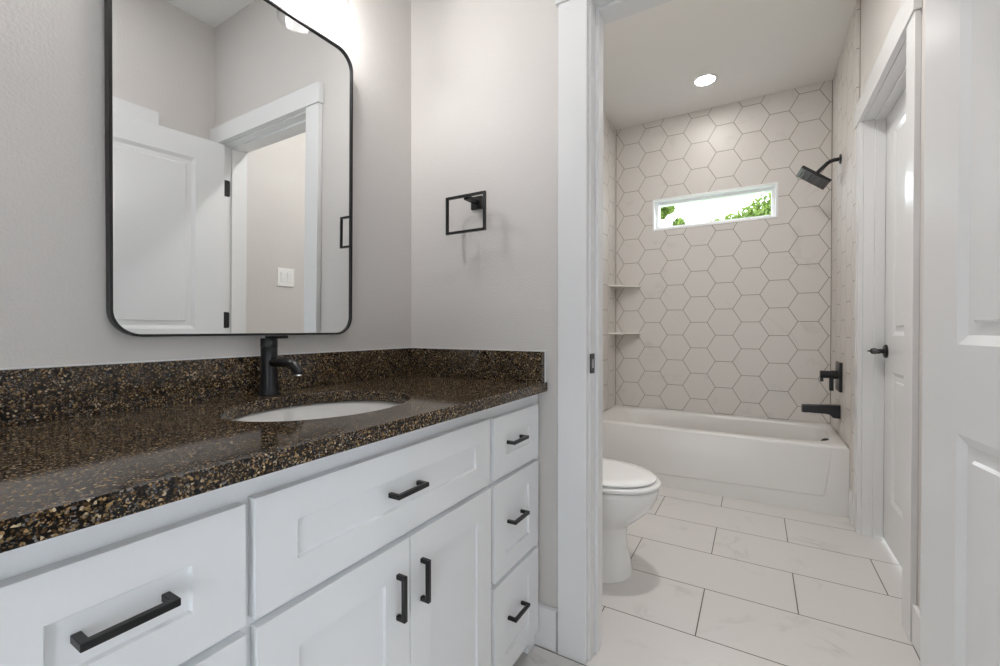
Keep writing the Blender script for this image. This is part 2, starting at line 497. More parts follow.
fr3 = frame_trim('trim_5', 'white painted frame of the entry doorway behind the open door', lambda a, d, z: (WR+d, a, z), ED0, ED1, T, (0.03, 0.075), (0, 1), ZH=2.075)
# strike plate on the latch jamb
bm = bmesh.new(); sweep(bm, [(OP0-0.001, 0.014, 0.943), (OP0+0.0022, 0.014, 0.943)], [(-b_, a) for a, b_ in rrect(0.031, 0.0185, 0.006)], up=(0, 0, 1))
sp_ = obj('strike_plate', bm, 'black', fr1); sp_['label'] = 'black strike plate'
bm = bmesh.new(); box(bm, OP0+0.0022, OP0+0.0028, 0.010, 0.022, 0.928, 0.958); obj('latch_hole', bm, 'chrome', sp_)

# ------------------------------------------------------------------ doors
LOOPS = [(0.018, 0.009), (0.041, 0.0085), (0.046, 0.003)]
def lever_set(t, c, nrm, along, local):
    """rose, neck and lever on a door face; c centre on the face, nrm outwards, along = lever direction"""
    c, nrm, along = Vector(c), Vector(nrm), Vector(along)
    bm = bmesh.new()
    up = Vector((0, 0, 1))
    def disc(r, d): return [c + nrm*d + along*(r*math.cos(2*PI*i/28)) + up*(r*math.sin(2*PI*i/28)) for i in range(28)]
    loft(bm, [disc(0.033, 0), disc(0.033, 0.006), disc(0.029, 0.010), disc(0.013, 0.011), disc(0.011, 0.018), disc(0.0105, 0.036), disc(0.014, 0.040), disc(0.0155, 0.050), disc(0.012, 0.060), disc(0.004, 0.064), disc(0.0025, 0.074)])
    h = obj('lever_handle', bm, 'black', t, local=local); h['label'] = 'black lever handle'
    bm = bmesh.new()
    path = [c + nrm*0.050 + along*s + up*z for s, z in ((0.0, 0.0), (0.03, 0.001), (0.06, 0.0), (0.09, -0.002), (0.112, -0.003))]
    sweep(bm, path, [circ(0.010), circ(0.009), circ(0.0075), circ(0.007), circ(0.005)])
    obj('lever', bm, 'black', h, local=local)

def leaf(t, w, h, z0, f, thick, local):
    st = 0.140
    bm = panel_slab(f, 0, w, z0, h, thick, [(st, w-st, 0.225, 0.850), (st, w-st, 1.022, h-0.118)], LOOPS, both=True)
    return obj('door_leaf', bm, 'trim', t, local=local, smooth=8)

def hinge(t, p0, nm, local, leafbox):
    bm = bmesh.new()
    lathe(bm, [(0.0065, -0.046), (0.0065, 0.046), (0.004, 0.049)], p0, 'z', 14)
    hb = obj('hinge', bm, 'black', t, local=local); hb['label'] = 'black butt hinge'
    bm = bmesh.new(); box(bm, *leafbox)
    obj('hinge_leaf', bm, 'black', hb, local=local)

# open door to the tub room, swung back against the right wall
ANG = math.radians(-90 + 6.3)                    # direction of the leaf away from its hinge
d1 = thing('door_1', (1.513, -0.008, 0), 'open white two-panel door swung back against the right wall', 'door', kind='structure', rotz=ANG)
# local axes: +x along the leaf from the hinge, +y to the side of the right wall; face seen is at y = 0 side
DW = 0.798
leaf(d1, DW, 2.073, 0.010, lambda u, v, d: (u+0.004, -0.004+d-0.035*0, v), 0.035, True)
lever_set(d1, (DW-0.062, -0.004, 0.943), (0, -1, 0), (-1, 0, 0), True)
for z in (0.23, 1.0735, 1.8395):
    # barrel at the pin, second leaf let into the jamb
    bm = bmesh.new(); lathe(bm, [(0.006, -0.047), (0.006, 0.047), (0.0035, 0.050)], (0.010, 0.040, z), 'z', 14)
    hb = obj('hinge', bm, 'black', d1, local=True); hb['label'] = 'black butt hinge'
    bm = bmesh.new(); sweep(bm, [(OP1-0.0025, 0.0175, z), (OP1+0.001, 0.0175, z)], [(-b_, a) if False else (a, b_) for a, b_ in rrect(0.0185, 0.047, 0.010)])
    obj('hinge_leaf', bm, 'black', hb, bevel=0.001)

# closed door beside the tub
XD = WR+0.0835
d2 = thing('door_2', (XD, LD1, 0), 'closed white panel door beside the bathtub with black lever', 'door', kind='structure')
leaf(d2, LD1-LD0-0.006, 2.102, 0.010, lambda u, v, d: (XD+0.001+d, LD1-0.003-u, v), 0.035, False)
lever_set(d2, (XD+0.001, LD1-0.048, 0.943), (-1, 0, 0), (0, -1, 0), False)

# entry door, standing open into the hall
d3 = thing('door_3', (WR+T, ED0, 0), 'white panel door standing open in the hall', 'door', kind='structure')
leaf(d3, ED1-ED0-0.006, 2.071, 0.010, lambda u, v, d: (WR+T+0.004+u, ED0-0.036+d, v), 0.035, False)
lever_set(d3, (WR+T+0.004+ED1-ED0-0.066, ED0-0.001, 0.943), (0, 1, 0), (-1, 0, 0), False)

# ------------------------------------------------------------------ windows
def window(name, label, f, x0, x1, z0, z1):
    """f(a,d,z): a along the wall, d from the room face of the wall to the outside"""
    t = thing(name, f(x0, 0, z0), label, 'window', kind='structure')
    def bx(bm, a0, a1, c0, c1, d0, d1):
        P_ = f(a0, d0, c0); Q_ = f(a1, d1, c1)
        box(bm, min(P_[0], Q_[0]), max(P_[0], Q_[0]), min(P_[1], Q_[1]), max(P_[1], Q_[1]), c0, c1)
    def ring(bm, ins0, ins1, d0, d1):
        a0, a1, c0, c1 = x0+ins0, x1-ins0, z0+ins0, z1-ins0
        w = ins1-ins0
        bx(bm, a0, a0+w, c0, c1, d0, d1); bx(bm, a1-w, a1, c0, c1, d0, d1)
        bx(bm, a0+w, a1-w, c0, c0+w, d0, d1); bx(bm, a0+w, a1-w, c1-w, c1, d0, d1)
    bm = bmesh.new(); ring(bm, 0.0, 0.014, -0.004, T)
    obj('window_frame', bm, 'vinyl', t, bevel=0.0015)
    bm = bmesh.new(); ring(bm, 0.014, 0.040, 0.055, T-0.005)
    obj('sash', bm, 'vinyl', t, bevel=0.002)
    bm = bmesh.new(); bx(bm, x0+0.026, x1-0.026, z0+0.026, z1-0.026, 0.080, 0.084)
    obj('glass', bm, 'pane', t)
    return t
window('window_1', 'narrow white framed window high in the tiled wall', lambda a, d, z: (a, YB+d, z), WX0, WX1, WZ0, WZ1)
window('window_2', 'tall white framed window in the hall', lambda a, d, z: (XH+d, a, z), *NW)
window('fill_window_3', 'white framed window added for light in the wall behind the viewer', lambda a, d, z: (a, YN-d, z), *VW)  # unseen window, added to light the towel wall and door casing

# ================================================================== VANITY
F0, F1 = 0.560, 0.578          # face frame plane, front plane of doors and drawers
VY0, VY1 = -1.275, -0.003
van = thing('vanity_cabinet', (0.30, -0.64, 0), 'white shaker vanity cabinet under the granite countertop', 'cabinet')
obj('carcass', B((F0-0.020, F0, VY0, VY1, 0.095, CT-0.031), (0.004, F0-0.0205, VY0, VY0+0.018, 0.095, CT-0.031), (0.004, F0-0.0205, VY1-0.018, VY1, 0.095, CT-0.031), (0.0225, F0-0.0205, VY0+0.0185, VY1-0.0185, 0.095, 0.113), (0.004, 0.022, VY0+0.0185, VY1-0.0185, 0.095, CT-0.031)), 'cabinet', van)
obj('end_panel', B((0.004, F0-0.003, VY1-0.068, VY1-0.001, 0.0, 0.0945)), 'cabinet', van, bevel=0.001)
obj('end_panel', B((0.004, F0-0.003, VY0+0.001, VY0+0.038, 0.0, 0.0945)), 'cabinet', van, bevel=0.001)
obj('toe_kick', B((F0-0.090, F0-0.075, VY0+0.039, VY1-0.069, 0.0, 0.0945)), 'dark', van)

def pull_bm(L, vert=False):
    bm = bmesh.new(); s = 0.0092; pr = 0.029; h = L/2
    pts = [(0, -h), (pr, -h), (pr, h), (0, h), (0, h-s), (pr-s, h-s), (pr-s, -h+s), (0, -h+s)]
    rings = []
    for q in (-s/2, s/2):
        rings.append([Vector((a, b_, q)) if not vert else Vector((a, q, b_)) for a, b_ in pts])
    return loft(bm, rings)
PULL = {}
def add_pull(parent, x, y, z, vert=False):
    if vert not in PULL:
        o = obj('handle', pull_bm(0.0905, vert), 'black', parent, bevel=0.0012, local=True)
        o['label'] = 'black square bar pull'
        PULL[vert] = o
    else:
        o = dup(PULL[vert], parent)
    o.location = Vector((x, y, z)) - OFF[parent.name].translation
    return o

SH = [(0.0015, 0.0065)]
def front(name, y0, y1, z0, z1, rail_t, rail_b, stile, pull=None, vert=False, label=None):
    bm = panel_slab(lambda u, v, d: (F1-d, u, v), y0, y1, z0, z1, F1-F0-0.0005, [(y0+stile, y1-stile, z0+rail_b, z1-rail_t)], SH)
    o = obj(name, bm, 'cabinet', van, bevel=0.0008, smooth=20)
    if pull: add_pull(o, F1-0.0068, *pull, vert)
    return o
ST = 0.067
for y0, y1, yc in ((-0.314, -0.0365, -0.194), (-1.251, -0.984, -1.118)):
    front('drawer', y0, y1, 0.638, 0.808, 0.054, 0.056, ST, (yc, 0.7265))
    front('drawer', y0, y1, 0.355, 0.625, 0.054, 0.056, ST, (yc+0.006, 0.4955))
    front('drawer', y0, y1, 0.064, 0.341, 0.054, 0.056, ST, (yc+0.009, 0.2125))
front('drawer_front', -0.971, -0.337, 0.638, 0.811, 0.055, 0.058, ST, (-0.660, 0.7265))
front('door', -0.969, -0.6515, 0.064, 0.625, ST, ST, ST, (-0.686, 0.520), True)
front('door', -0.6485, -0.331, 0.064, 0.625, ST, ST, ST, (-0.614, 0.520), True)

# ------------------------------------------------------------------ countertop with the oval cut-out
SX, SY, SA, SB = 0.303, -0.643, 0.178, 0.220
CX1, CY0 = 0.5945, -1.290
cnt = thing('countertop', (0.30, -0.64, CT), 'dark brown speckled granite countertop with oval sink cut-out', 'countertop')
def counter_bm():
    bm = bmesh.new(); N = 72
    x0, x1, y0, y1 = 0.002, CX1, CY0, -0.002
    angs = sorted(set([2*PI*i/N for i in range(N)] + [math.atan2(y-SY, x-SX) % (2*PI) for x in (x0, x1) for y in (y0, y1)]))
    def edge(t):
        c, s = math.cos(t), math.sin(t)
        k = min([((x1-SX)/c if c > 1e-9 else (x0-SX)/c if c < -1e-9 else 1e9), ((y1-SY)/s if s > 1e-9 else (y0-SY)/s if s < -1e-9 else 1e9)])
        return SX+k*c, SY+k*s
    def ell(t, k=0.0):
        c, s = math.cos(t), math.sin(t)
        r = 1/math.sqrt((c/(SA+k))**2 + (s/(SB+k))**2)
        return SX+r*c, SY+r*s
    zt, zb = CT, CT-0.030
    R = [[(*ell(t), zb) for t in angs], [(*ell(t), zt-0.002) for t in angs], [(*ell(t, 0.002), zt) for t in angs], [(*edge(t), zt) for t in angs], [(*edge(t), zb) for t in angs]]
    R.append(R[0])
    vs = [[bm.verts.new(p_) for p_ in r] for r in R[:-1]]; vs.append(vs[0])
    n = len(angs)
    for a, c in zip(vs, vs[1:]):
        for i in range(n): bm.faces.new((a[i], a[(i+1) % n], c[(i+1) % n], c[i]))
    return bm
obj('counter_slab', counter_bm(), 'granite', cnt, bevel=0.0025, smooth=30)
obj('backsplash', B((0.002, 0.021, CY0, -0.002, CT, CT+0.1016)), 'granite', cnt, bevel=0.0015)
obj('side_splash', B((0.0212, 0.585, -0.027, -0.002, CT, CT+0.1016)), 'granite', cnt, bevel=0.0015)
obj('caulk', B((0.0003, 0.0065, CY0, -0.0065, CT+0.1016, CT+0.1055), (0.0003, 0.585, -0.0065, -0.0003, CT+0.1016, CT+0.1055), (0.585, 0.5885, -0.006, -0.0003, CT, CT+0.1055)), 'trim', cnt)

# ------------------------------------------------------------------ sink
snk = thing('sink', (SX, SY, CT-0.19), 'white oval undermount sink below the granite cut-out', 'sink')
def oval(k, z, n=64, dx=0): return [(SX+dx+(SA+k)*math.cos(2*PI*i/n), SY+(SB+k)*math.sin(2*PI*i/n), z) for i in range(n)]
bm = bmesh.new()
zt = CT-0.0305
loft(bm, [oval(0.028, zt-0.010), oval(0.028, zt), oval(0.010, zt), oval(0.004, zt-0.004), oval(-0.002, zt-0.03), oval(-0.016, zt-0.075), oval(-0.045, zt-0.115), oval(-0.095, zt-0.137), oval(-0.150, zt-0.144)], False, True)
loft(bm, [oval(0.028, zt-0.010), oval(0.014, zt-0.012), oval(0.010, zt-0.035), oval(-0.004, zt-0.085), oval(-0.035, zt-0.128), oval(-0.09, zt-0.150), oval(-0.150, zt-0.156)], False, True)
obj('basin', bm, 'porcelain', snk, smooth=50)
bm = bmesh.new(); lathe(bm, [(0.022, 0), (0.022, 0.003), (0.017, 0.005), (0.012, 0.003)], (SX, SY, zt-0.1445), 'z', 28)
obj('drain', bm, 'black', snk)

# ------------------------------------------------------------------ faucet
FX, FY = 0.064, -0.632
fau = thing('faucet', (FX, FY, CT), 'matte black single-lever faucet behind the oval sink', 'faucet')
bm = bmesh.new()
lathe(bm, [(0.0262, 0.0), (0.0262, 0.003), (0.0252, 0.010), (0.0232, 0.022), (0.0212, 0.036), (0.0204, 0.056), (0.0203, 0.100), (0.0205, 0.1255), (0.0196, 0.127)], (FX, FY, CT), 'z', 40)
obj('faucet_body', bm, 'black', fau, smooth=40)
bm = bmesh.new()
lathe(bm, [(0.0190, 0.127), (0.0208, 0.1275), (0.0210, 0.129), (0.0210, 0.1495), (0.0200, 0.1515)], (FX, FY, CT), 'z', 40)
cap = obj('faucet_cap', bm, 'black', fau, smooth=40)
bm = bmesh.new()
prf = rrect(0.0085, 0.0042, 0.0030)
sweep(bm, [(FX-0.004, FY, CT+0.1555), (FX+0.04, FY, CT+0.1555), (FX+0.070, FY, CT+0.1555)], prf)
obj('lever', bm, 'black', cap, smooth=50)
bm = bmesh.new()
path = [(FX+0.010, FY, 0.963), (FX+0.040, FY, 0.9635), (FX+0.072, FY, 0.9645), (FX+0.092, FY, 0.9635), (FX+0.106, FY, 0.9595), (FX+0.116, FY, 0.952), (FX+0.122, FY, 0.944), (FX+0.125, FY, 0.937)]
rad = [0.0120, 0.0118, 0.0116, 0.0116, 0.0117, 0.0119, 0.0121, 0.0122]
sweep(bm, path, [circ(r, 24) for r in rad])
spo = obj('spout', bm, 'black', fau, smooth=50)
bm = bmesh.new(); lathe(bm, [(0.0095, 0), (0.0095, 0.003)], (FX+0.1258, FY, 0.9340), 'z', 20)
obj('aerator', bm, 'chrome', spo)
bm = bmesh.new(); lathe(bm, [(0.0285, 0.0), (0.0285, 0.0012), (0.027, 0.002)], (FX, FY, CT), 'z', 40)
obj('base_ring', bm, 'black', fau)

# ------------------------------------------------------------------ mirror (leaning out very slightly at the top and right)
mir = thing('mirror', (0.0232, -0.640, 1.5), 'rounded rectangular mirror in a thin black frame above the vanity', 'mirror')
nrm = Vector((1, -0.0152, -0.0105)).normalized()
ya = Vector((0, 1, 0)); ya = (ya - nrm*ya.dot(nrm)).normalized(); za = nrm.cross(ya)
def mp(y, z, d): return Vector((0.0232, -0.640, 1.5)) + ya*(y+0.640) + za*(z-1.5) + nrm*d
MY0, MY1, MZ0, MZ1, MRAD = -0.9515, -0.3225, 1.0345, 1.957, 0.058
def mring(ins, d, n=12):
    c_y, c_z = (MY0+MY1)/2, (MZ0+MZ1)/2
    return [mp(c_y+a, c_z+b_, d) for a, b_ in rrect((MY1-MY0)/2-ins, (MZ1-MZ0)/2-ins, MRAD-ins, n)]
bm = bmesh.new()
DF = 0.006
loft(bm, [mring(0.0058, -0.001), mring(0.0058, DF), mring(0.0, DF), mring(0.0, -0.018)], False, False)
obj('mirror_frame', bm, 'black', mir, smooth=30, bevel=0.0008)
bm = bmesh.new(); loft(bm, [mring(0.0056, -0.006), mring(0.0056, 0.0)])
obj('mirror_glass', bm, 'mirror', mir, smooth=20)

# ------------------------------------------------------------------ vanity light (three clear glass shades)
LZ = 2.19
vl = thing('vanity_light', (0.0, -0.64, LZ), 'three-lamp vanity light with clear glass shades above the mirror', 'light')
obj('back_plate', B((0.0005, 0.024, -0.89, -0.40, LZ-0.05, LZ+0.05)), 'black', vl, bevel=0.003)
for yl in (-0.816, -0.644, -0.472):
    bm = bmesh.new(); sweep(bm, [(0.02, yl, LZ), (0.08, yl, LZ), (0.104, yl, LZ-0.008), (0.112, yl, LZ-0.03)], circ(0.008))
    lathe(bm, [(0.012, -0.095), (0.020, -0.090), (0.022, -0.030), (0.012, -0.024)], (0.112, yl, LZ), 'z', 20)
    arm = obj('lamp_arm', bm, 'black', vl)
    bm = bmesh.new()
    lathe(bm, [(0.023, 0.138), (0.030, 0.132), (0.043, 0.115), (0.051, 0.085), (0.055, 0.045), (0.056, 0.006), (0.0545, 0.006), (0.0535, 0.045), (0.0495, 0.085), (0.0415, 0.1135), (0.023, 0.134)], (0.108, yl, 2.0), 'z', 40, False, False)
    obj('glass_shade', bm, 'shade', vl, smooth=60)
    bm = bmesh.new(); lathe(bm, [(0.004, -0.172), (0.016, -0.168), (0.026, -0.155), (0.029, -0.140), (0.026, -0.125), (0.015, -0.106), (0.012, -0.095)], (0.112, yl, LZ), 'z', 24)
    obj('bulb', bm, 'bulb', vl, smooth=60)

# ------------------------------------------------------------------ towel ring
tr = thing('towel_ring', (0.294, 0, 1.505), 'black square towel ring on the wall beside the doorway', 'towel ring')
obj('wall_mount', B((0.293, 0.339, -0.010, 0.0, 1.485, 1.531)), 'black', tr, bevel=0.0015)
obj('post', B((0.307, 0.327, -0.0735, -0.010, 1.503, 1.517)), 'black', tr, bevel=0.001)
bm = bmesh.new()
rx0, rx1, rz0, rz1, rt = 0.234, 0.3995, 1.387, 1.519, 0.0085
for q in ((rx0, rx0+rt, rz0, rz1), (rx1-rt, rx1, rz0, rz1), (rx0+rt, rx1-rt, rz0, rz0+rt), (rx0+rt, rx1-rt, rz1-rt, rz1)):
    box(bm, q[0], q[1], -0.082, -0.073, q[2], q[3])
bmesh.ops.remove_doubles(bm, verts=bm.verts[:], dist=1e-5)
obj('ring', bm, 'black', tr, recalc=True)

# ------------------------------------------------------------------ light switch in the tub room (seen in the mirror)
sw = thing('light_switch', (WR, 0.45, 1.37), 'white two-rocker light switch plate on the tub room wall', 'light switch')
obj('switch_plate', B((WR-0.006, WR, 0.392, 0.512, 1.309, 1.431)), 'plate', sw, bevel=0.003)
for y in (0.429, 0.475):
    bm = bmesh.new(); x = WR-0.006
    loft(bm, [[(x, y-0.0165, 1.337), (x, y+0.0165, 1.337), (x, y+0.0165, 1.403), (x, y-0.0165, 1.403)],
              [(x-0.003, y-0.0165, 1.338), (x-0.003, y+0.0165, 1.338), (x-0.0065, y+0.0165, 1.402), (x-0.0065, y-0.0165, 1.402)]])
    obj('rocker', bm, 'plate', sw, bevel=0.001)

# ================================================================== TUB ROOM
# ------------------------------------------------------------------ bathtub
TX0, TX1, TY0, TY1, TZ = 0.130, 1.6405, 1.744, 2.4785, 0.390
tub = thing('bathtub', ((TX0+TX1)/2, (TY0+TY1)/2, 0), 'white alcove bathtub with a flat apron below hexagon tiles', 'bathtub')
def tub_bm():
    bm = bmesh.new()
    c_x, c_y = 0.90, 2.108
    N = 96
    angs = sorted(set([2*PI*i/N for i in range(N)] + [math.atan2(y-c_y, x-c_x) % (2*PI) for x in (TX0, TX1) for y in (TY0, TY1)]))
    def rect(ins):
        out = []
        x0, x1, y0, y1 = TX0+ins, TX1-ins, TY0+ins, TY1-ins
        for t in angs:
            c, s = math.cos(t), math.sin(t)
            k = min(((x1-c_x)/c if c > 1e-9 else (x0-c_x)/c if c < -1e-9 else 1e9), ((y1-c_y)/s if s > 1e-9 else (y0-c_y)/s if s < -1e-9 else 1e9))
            out.append((c_x+k*c, c_y+k*s))
        return out
    def sup(x0, x1, y0, y1, n):
        out = []; mx, my, a, b_ = (x0+x1)/2, (y0+y1)/2, (x1-x0)/2, (y1-y0)/2
        for t in angs:
            c, s = math.cos(t), math.sin(t)
            out.append((mx+a*math.copysign(abs(c)**(2/n), c), my+b_*math.copysign(abs(s)**(2/n), s)))
        return out
    R = [(rect(0), 0.0), (rect(0), TZ-0.012), (rect(0.003), TZ-0.004), (rect(0.010), TZ),
         (sup(0.225, 1.588, 1.818, 2.418, 5.0), TZ-0.002), (sup(0.232, 1.581, 1.826, 2.412, 5.0), TZ-0.006), (sup(0.245, 1.574, 1.835, 2.404, 4.8), TZ-0.022),
         (sup(0.285, 1.562, 1.848, 2.392, 4.4), TZ-0.10), (sup(0.36, 1.54, 1.866, 2.374, 4.0), TZ-0.22), (sup(0.44, 1.49, 1.895, 2.345, 3.6), TZ-0.30), (sup(0.55, 1.42, 1.96, 2.28, 3.2), TZ-0.322), (sup(0.80, 1.05, 2.06, 2.16, 2.5), TZ-0.326)]
    loft(bm, [[(x, y, z) for x, y in r] for r, z in R], False, True)
    return bm
obj('tub_shell', tub_bm(), 'acrylic', tub, smooth=50)
bm = bmesh.new()          # raised apron panel
a = [(TX0+0.05, 0.372), (1.565, 0.372), (1.552, 0.26), (1.540, 0.17), (1.527, 0.100), (0.655, 0.078), (TX0+0.05, 0.078)]
b_ = [(TX0+0.054, 0.370), (1.560, 0.370), (1.547, 0.26), (1.535, 0.17), (1.523, 0.1045), (0.655, 0.0825), (TX0+0.054, 0.0825)]
loft(bm, [[(x, TY0+0.0005, z) for x, z in a], [(x, TY0-0.0055+0.0050*max(0, min(1, (z-0.10)/0.26)), z) for x, z in b_]], False, True)
obj('apron_panel', bm, 'acrylic', tub)
bm = bmesh.new(); lathe(bm, [(0.034, 0.0), (0.034, 0.008), (0.031, 0.020), (0.022, 0.031), (0.008, 0.037)], (0, 0, 0), 'z', 32)
bm.transform(Matrix.Translation((1.570, 2.00, 0.345)) @ Matrix.Rotation(math.radians(-75), 4, 'Y'))
o_ = obj('overflow_plate', bm, 'black', tub); o_['label'] = 'black overflow plate'
bm = bmesh.new(); lathe(bm, [(0.03, 0.0), (0.03, 0.003), (0.02, 0.006)], (1.30, 2.11, TZ-0.324), 'z', 28)
obj('drain', bm, 'black', tub)

# ------------------------------------------------------------------ tub spout, valve, shower head
sp = thing('tub_spout', (1.6415, 2.08, 0.54), 'black rectangular tub spout just above the bathtub rim', 'spout')
bm = bmesh.new()
prof = [(1.6415, 0.580), (1.63, 0.579), (1.445, 0.5665), (1.445, 0.5215), (1.572, 0.5215), (1.588, 0.517), (1.598, 0.508), (1.603, 0.499), (1.6415, 0.497)]
loft(bm, [[(x, 2.055, z) for x, z in prof], [(x, 2.105, z) for x, z in prof]])
obj('spout_body', bm, 'black', sp, bevel=0.002)
bm = bmesh.new(); box(bm, 1.450, 1.475, 2.065, 2.095, 0.519, 0.5214); obj('outlet', bm, 'dark', sp)

va = thing('shower_valve', (1.6415, 2.07, 0.765), 'black shower valve with rectangular plate above the tub spout', 'valve')
obj('valve_plate', B((1.626, 1.6415, 1.992, 2.152, 0.668, 0.848)), 'black', va, bevel=0.003)
bm = bmesh.new(); lathe(bm, [(0.026, 0), (0.026, -0.030), (0.0235, -0.032), (0.0235, -0.086), (0.021, -0.088)], (1.626, 2.07, 0.768), 'x', 28)
hub = obj('handle_hub', bm, 'black', va)
obj('handle', B((1.585, 1.607, 2.060, 2.080, 0.668, 0.768)), 'black', hub, bevel=0.003)
obj('end_lever', B((1.538, 1.556, 2.062, 2.078, 0.722, 0.790)), 'black', hub, bevel=0.004)

sh = thing('shower_sprayer', (1.6415, 2.105, 2.114), 'square black shower head on a curved arm', 'shower head')
bm = bmesh.new(); lathe(bm, [(0.030, 0), (0.030, -0.005), (0.025, -0.009), (0.012, -0.010)], (1.6415, 2.105, 2.114), 'x', 28)
obj('flange', bm, 'black', sh)
bm = bmesh.new()
sweep(bm, [(1.636, 2.105, 2.114), (1.606, 2.105, 2.1135), (1.588, 2.105, 2.109), (1.573, 2.105, 2.100), (1.560, 2.105, 2.087), (1.530, 2.105, 2.058)], circ(0.012), up=(0, 1, 0))
obj('shower_arm', bm, 'black', sh, smooth=60)
hc = Vector((1.506, 2.105, 2.028)); ah = math.radians(38.5)
ex = Vector((math.cos(ah), 0, -math.sin(ah))); ey = Vector((-0.10, 1, 0)).normalized(); en = ex.cross(ey).normalized()
def hp(a, b__, d): return hc + ex*a + ey*b__ + en*d
bm = bmesh.new()
loft(bm, [[hp(x, y, 0) for x, y in rrect(0.094, 0.085, 0.006)], [hp(x, y, -0.018) for x, y in rrect(0.094, 0.085, 0.006)]])
head = obj('spray_plate', bm, 'black', sh, bevel=0.0015)
bm = bmesh.new()
loft(bm, [[hp(x, y, 0.0) for x, y in circ(0.020, 20)], [hp(x, y, 0.012) for x, y in circ(0.017, 20)], [hp(x, y, 0.020) for x, y in circ(0.013, 20)], [hp(x, y, 0.040) for x, y in circ(0.0125, 20)]])
obj('swivel', bm, 'black', sh)
bm = bmesh.new()
for i in range(9):
    for j in range(9):
        cpt = (-0.074+i*0.0185, -0.068+j*0.017)
        loft(bm, [[hp(cpt[0]+x, cpt[1]+y, -0.018) for x, y in circ(0.003, 8)], [hp(cpt[0]+x, cpt[1]+y, -0.021) for x, y in circ(0.002, 8)]], False, True)
nz = obj('nozzles', bm, simple('grey rubber nozzles', (0.06, 0.075, 0.075), 0.45), head); nz['kind'] = 'stuff'

# ------------------------------------------------------------------ corner shelves
def shelf_bm():
    bm = bmesh.new(); R_ = 0.216; n = 14
    pts = [(0, 0)] + [(R_*math.cos(PI/2*i/n)*(0.72+0.28*abs(math.cos(2*PI/2*i/n))), -R_*math.sin(PI/2*i/n)*(0.72+0.28*abs(math.cos(2*PI/2*i/n)))) for i in range(n+1)]
    loft(bm, [[(x, y, -0.014) for x, y in pts], [(x, y, 0.0) for x, y in pts]])
    return bm
s1 = obj('corner_shelf', shelf_bm(), 'shelf', bevel=0.002, local=True)
s1.location = (0.1285, YB-0.0005, 1.421)
tag(s1, 'upper pale stone corner shelf over the bathtub', 'shelf', 'corner shelves in the tub alcove')
s2 = s1.copy(); COL.objects.link(s2); s2.location = (0.1285, YB-0.0005, 1.023)
tag(s2, 'lower pale stone corner shelf over the bathtub', 'shelf', 'corner shelves in the tub alcove')

# ------------------------------------------------------------------ toilet
TYC = 0.567
toi = thing('toilet', (0.5, TYC, 0), 'white toilet with closed lid between the doorway and bathtub', 'toilet')
def egg(xb, xf, hw, z, n=48, xm=None, pw=2.3):
    """plan outline: rounded front at xf, squarer back at xb"""
    if xm is None: xm = xf - hw*1.35
    out = []
    for i in range(n):
        t = 2*PI*i/n; c, s = math.cos(t), math.sin(t)
        if c >= 0: x = xm + (xf-xm)*c**(2/2.05); y = hw*math.copysign(abs(s)**(2/2.05), s)
        else: x = xm - (xm-xb)*abs(c)**(2/pw); y = hw*math.copysign(abs(s)**(2/pw), s)
        out.append((x, TYC+y, z))
    return out
bm = bmesh.new()
loft(bm, [egg(0.30, 0.734, 0.136, 0.0, xm=0.60, pw=3), egg(0.30, 0.734, 0.136, 0.010, xm=0.60, pw=3), egg(0.31, 0.725, 0.126, 0.05, xm=0.58, pw=3), egg(0.31, 0.713, 0.114, 0.11, xm=0.58, pw=3),
          egg(0.30, 0.710, 0.107, 0.16, xm=0.575, pw=3), egg(0.29, 0.714, 0.112, 0.198, xm=0.57, pw=3), egg(0.28, 0.728, 0.124, 0.216, xm=0.565, pw=3), egg(0.27, 0.762, 0.142, 0.244, xm=0.56, pw=3), egg(0.25, 0.796, 0.158, 0.276, pw=3), egg(0.24, 0.818, 0.168, 0.303, pw=3), egg(0.235, 0.836, 0.177, 0.340, pw=3),
          egg(0.235, 0.843, 0.181, 0.370, pw=3), egg(0.235, 0.841, 0.179, 0.382, pw=3), egg(0.24, 0.832, 0.172, 0.387, pw=3)])
obj('bowl', bm, 'porcelain', toi, smooth=60)
bm = bmesh.new()
loft(bm, [egg(0.355, 0.843, 0.179, 0.3915), egg(0.352, 0.851, 0.184, 0.397), egg(0.352, 0.851, 0.184, 0.404), egg(0.355, 0.845, 0.180, 0.4095)])
obj('seat', bm, 'seat', toi, smooth=60)
bm = bmesh.new()
loft(bm, [egg(0.345, 0.822, 0.169, 0.4135), egg(0.342, 0.832, 0.177, 0.418), egg(0.342, 0.832, 0.177, 0.423), egg(0.348, 0.822, 0.170, 0.4285), egg(0.40, 0.76, 0.13, 0.4315)])
obj('lid', bm, 'seat', toi, smooth=60)
for s in (-1, 1):
    bm = bmesh.new(); sweep(bm, [(0.345, TYC+s*0.075-0.022, 0.408), (0.345, TYC+s*0.075+0.022, 0.408)], circ(0.013)); obj('lid_hinge', bm, 'seat', toi)
bm = bmesh.new()
def trect(x0, x1, hw, z, r=0.03): return [((x0+x1)/2+a, TYC+b__, z) for a, b__ in rrect((x1-x0)/2, hw, r)]
loft(bm, [trect(0.150, 0.310, 0.175, 0.388), trect(0.138, 0.322, 0.205, 0.47), trect(0.136, 0.326, 0.212, 0.70)])
obj('tank', bm, 'porcelain', toi, smooth=50)
bm = bmesh.new(); loft(bm, [trect(0.131, 0.332, 0.218, 0.7005), trect(0.129, 0.334, 0.220, 0.712), trect(0.131, 0.332, 0.218, 0.732), trect(0.145, 0.318, 0.20, 0.737)])
obj('tank_lid', bm, 'porcelain', toi, smooth=50)
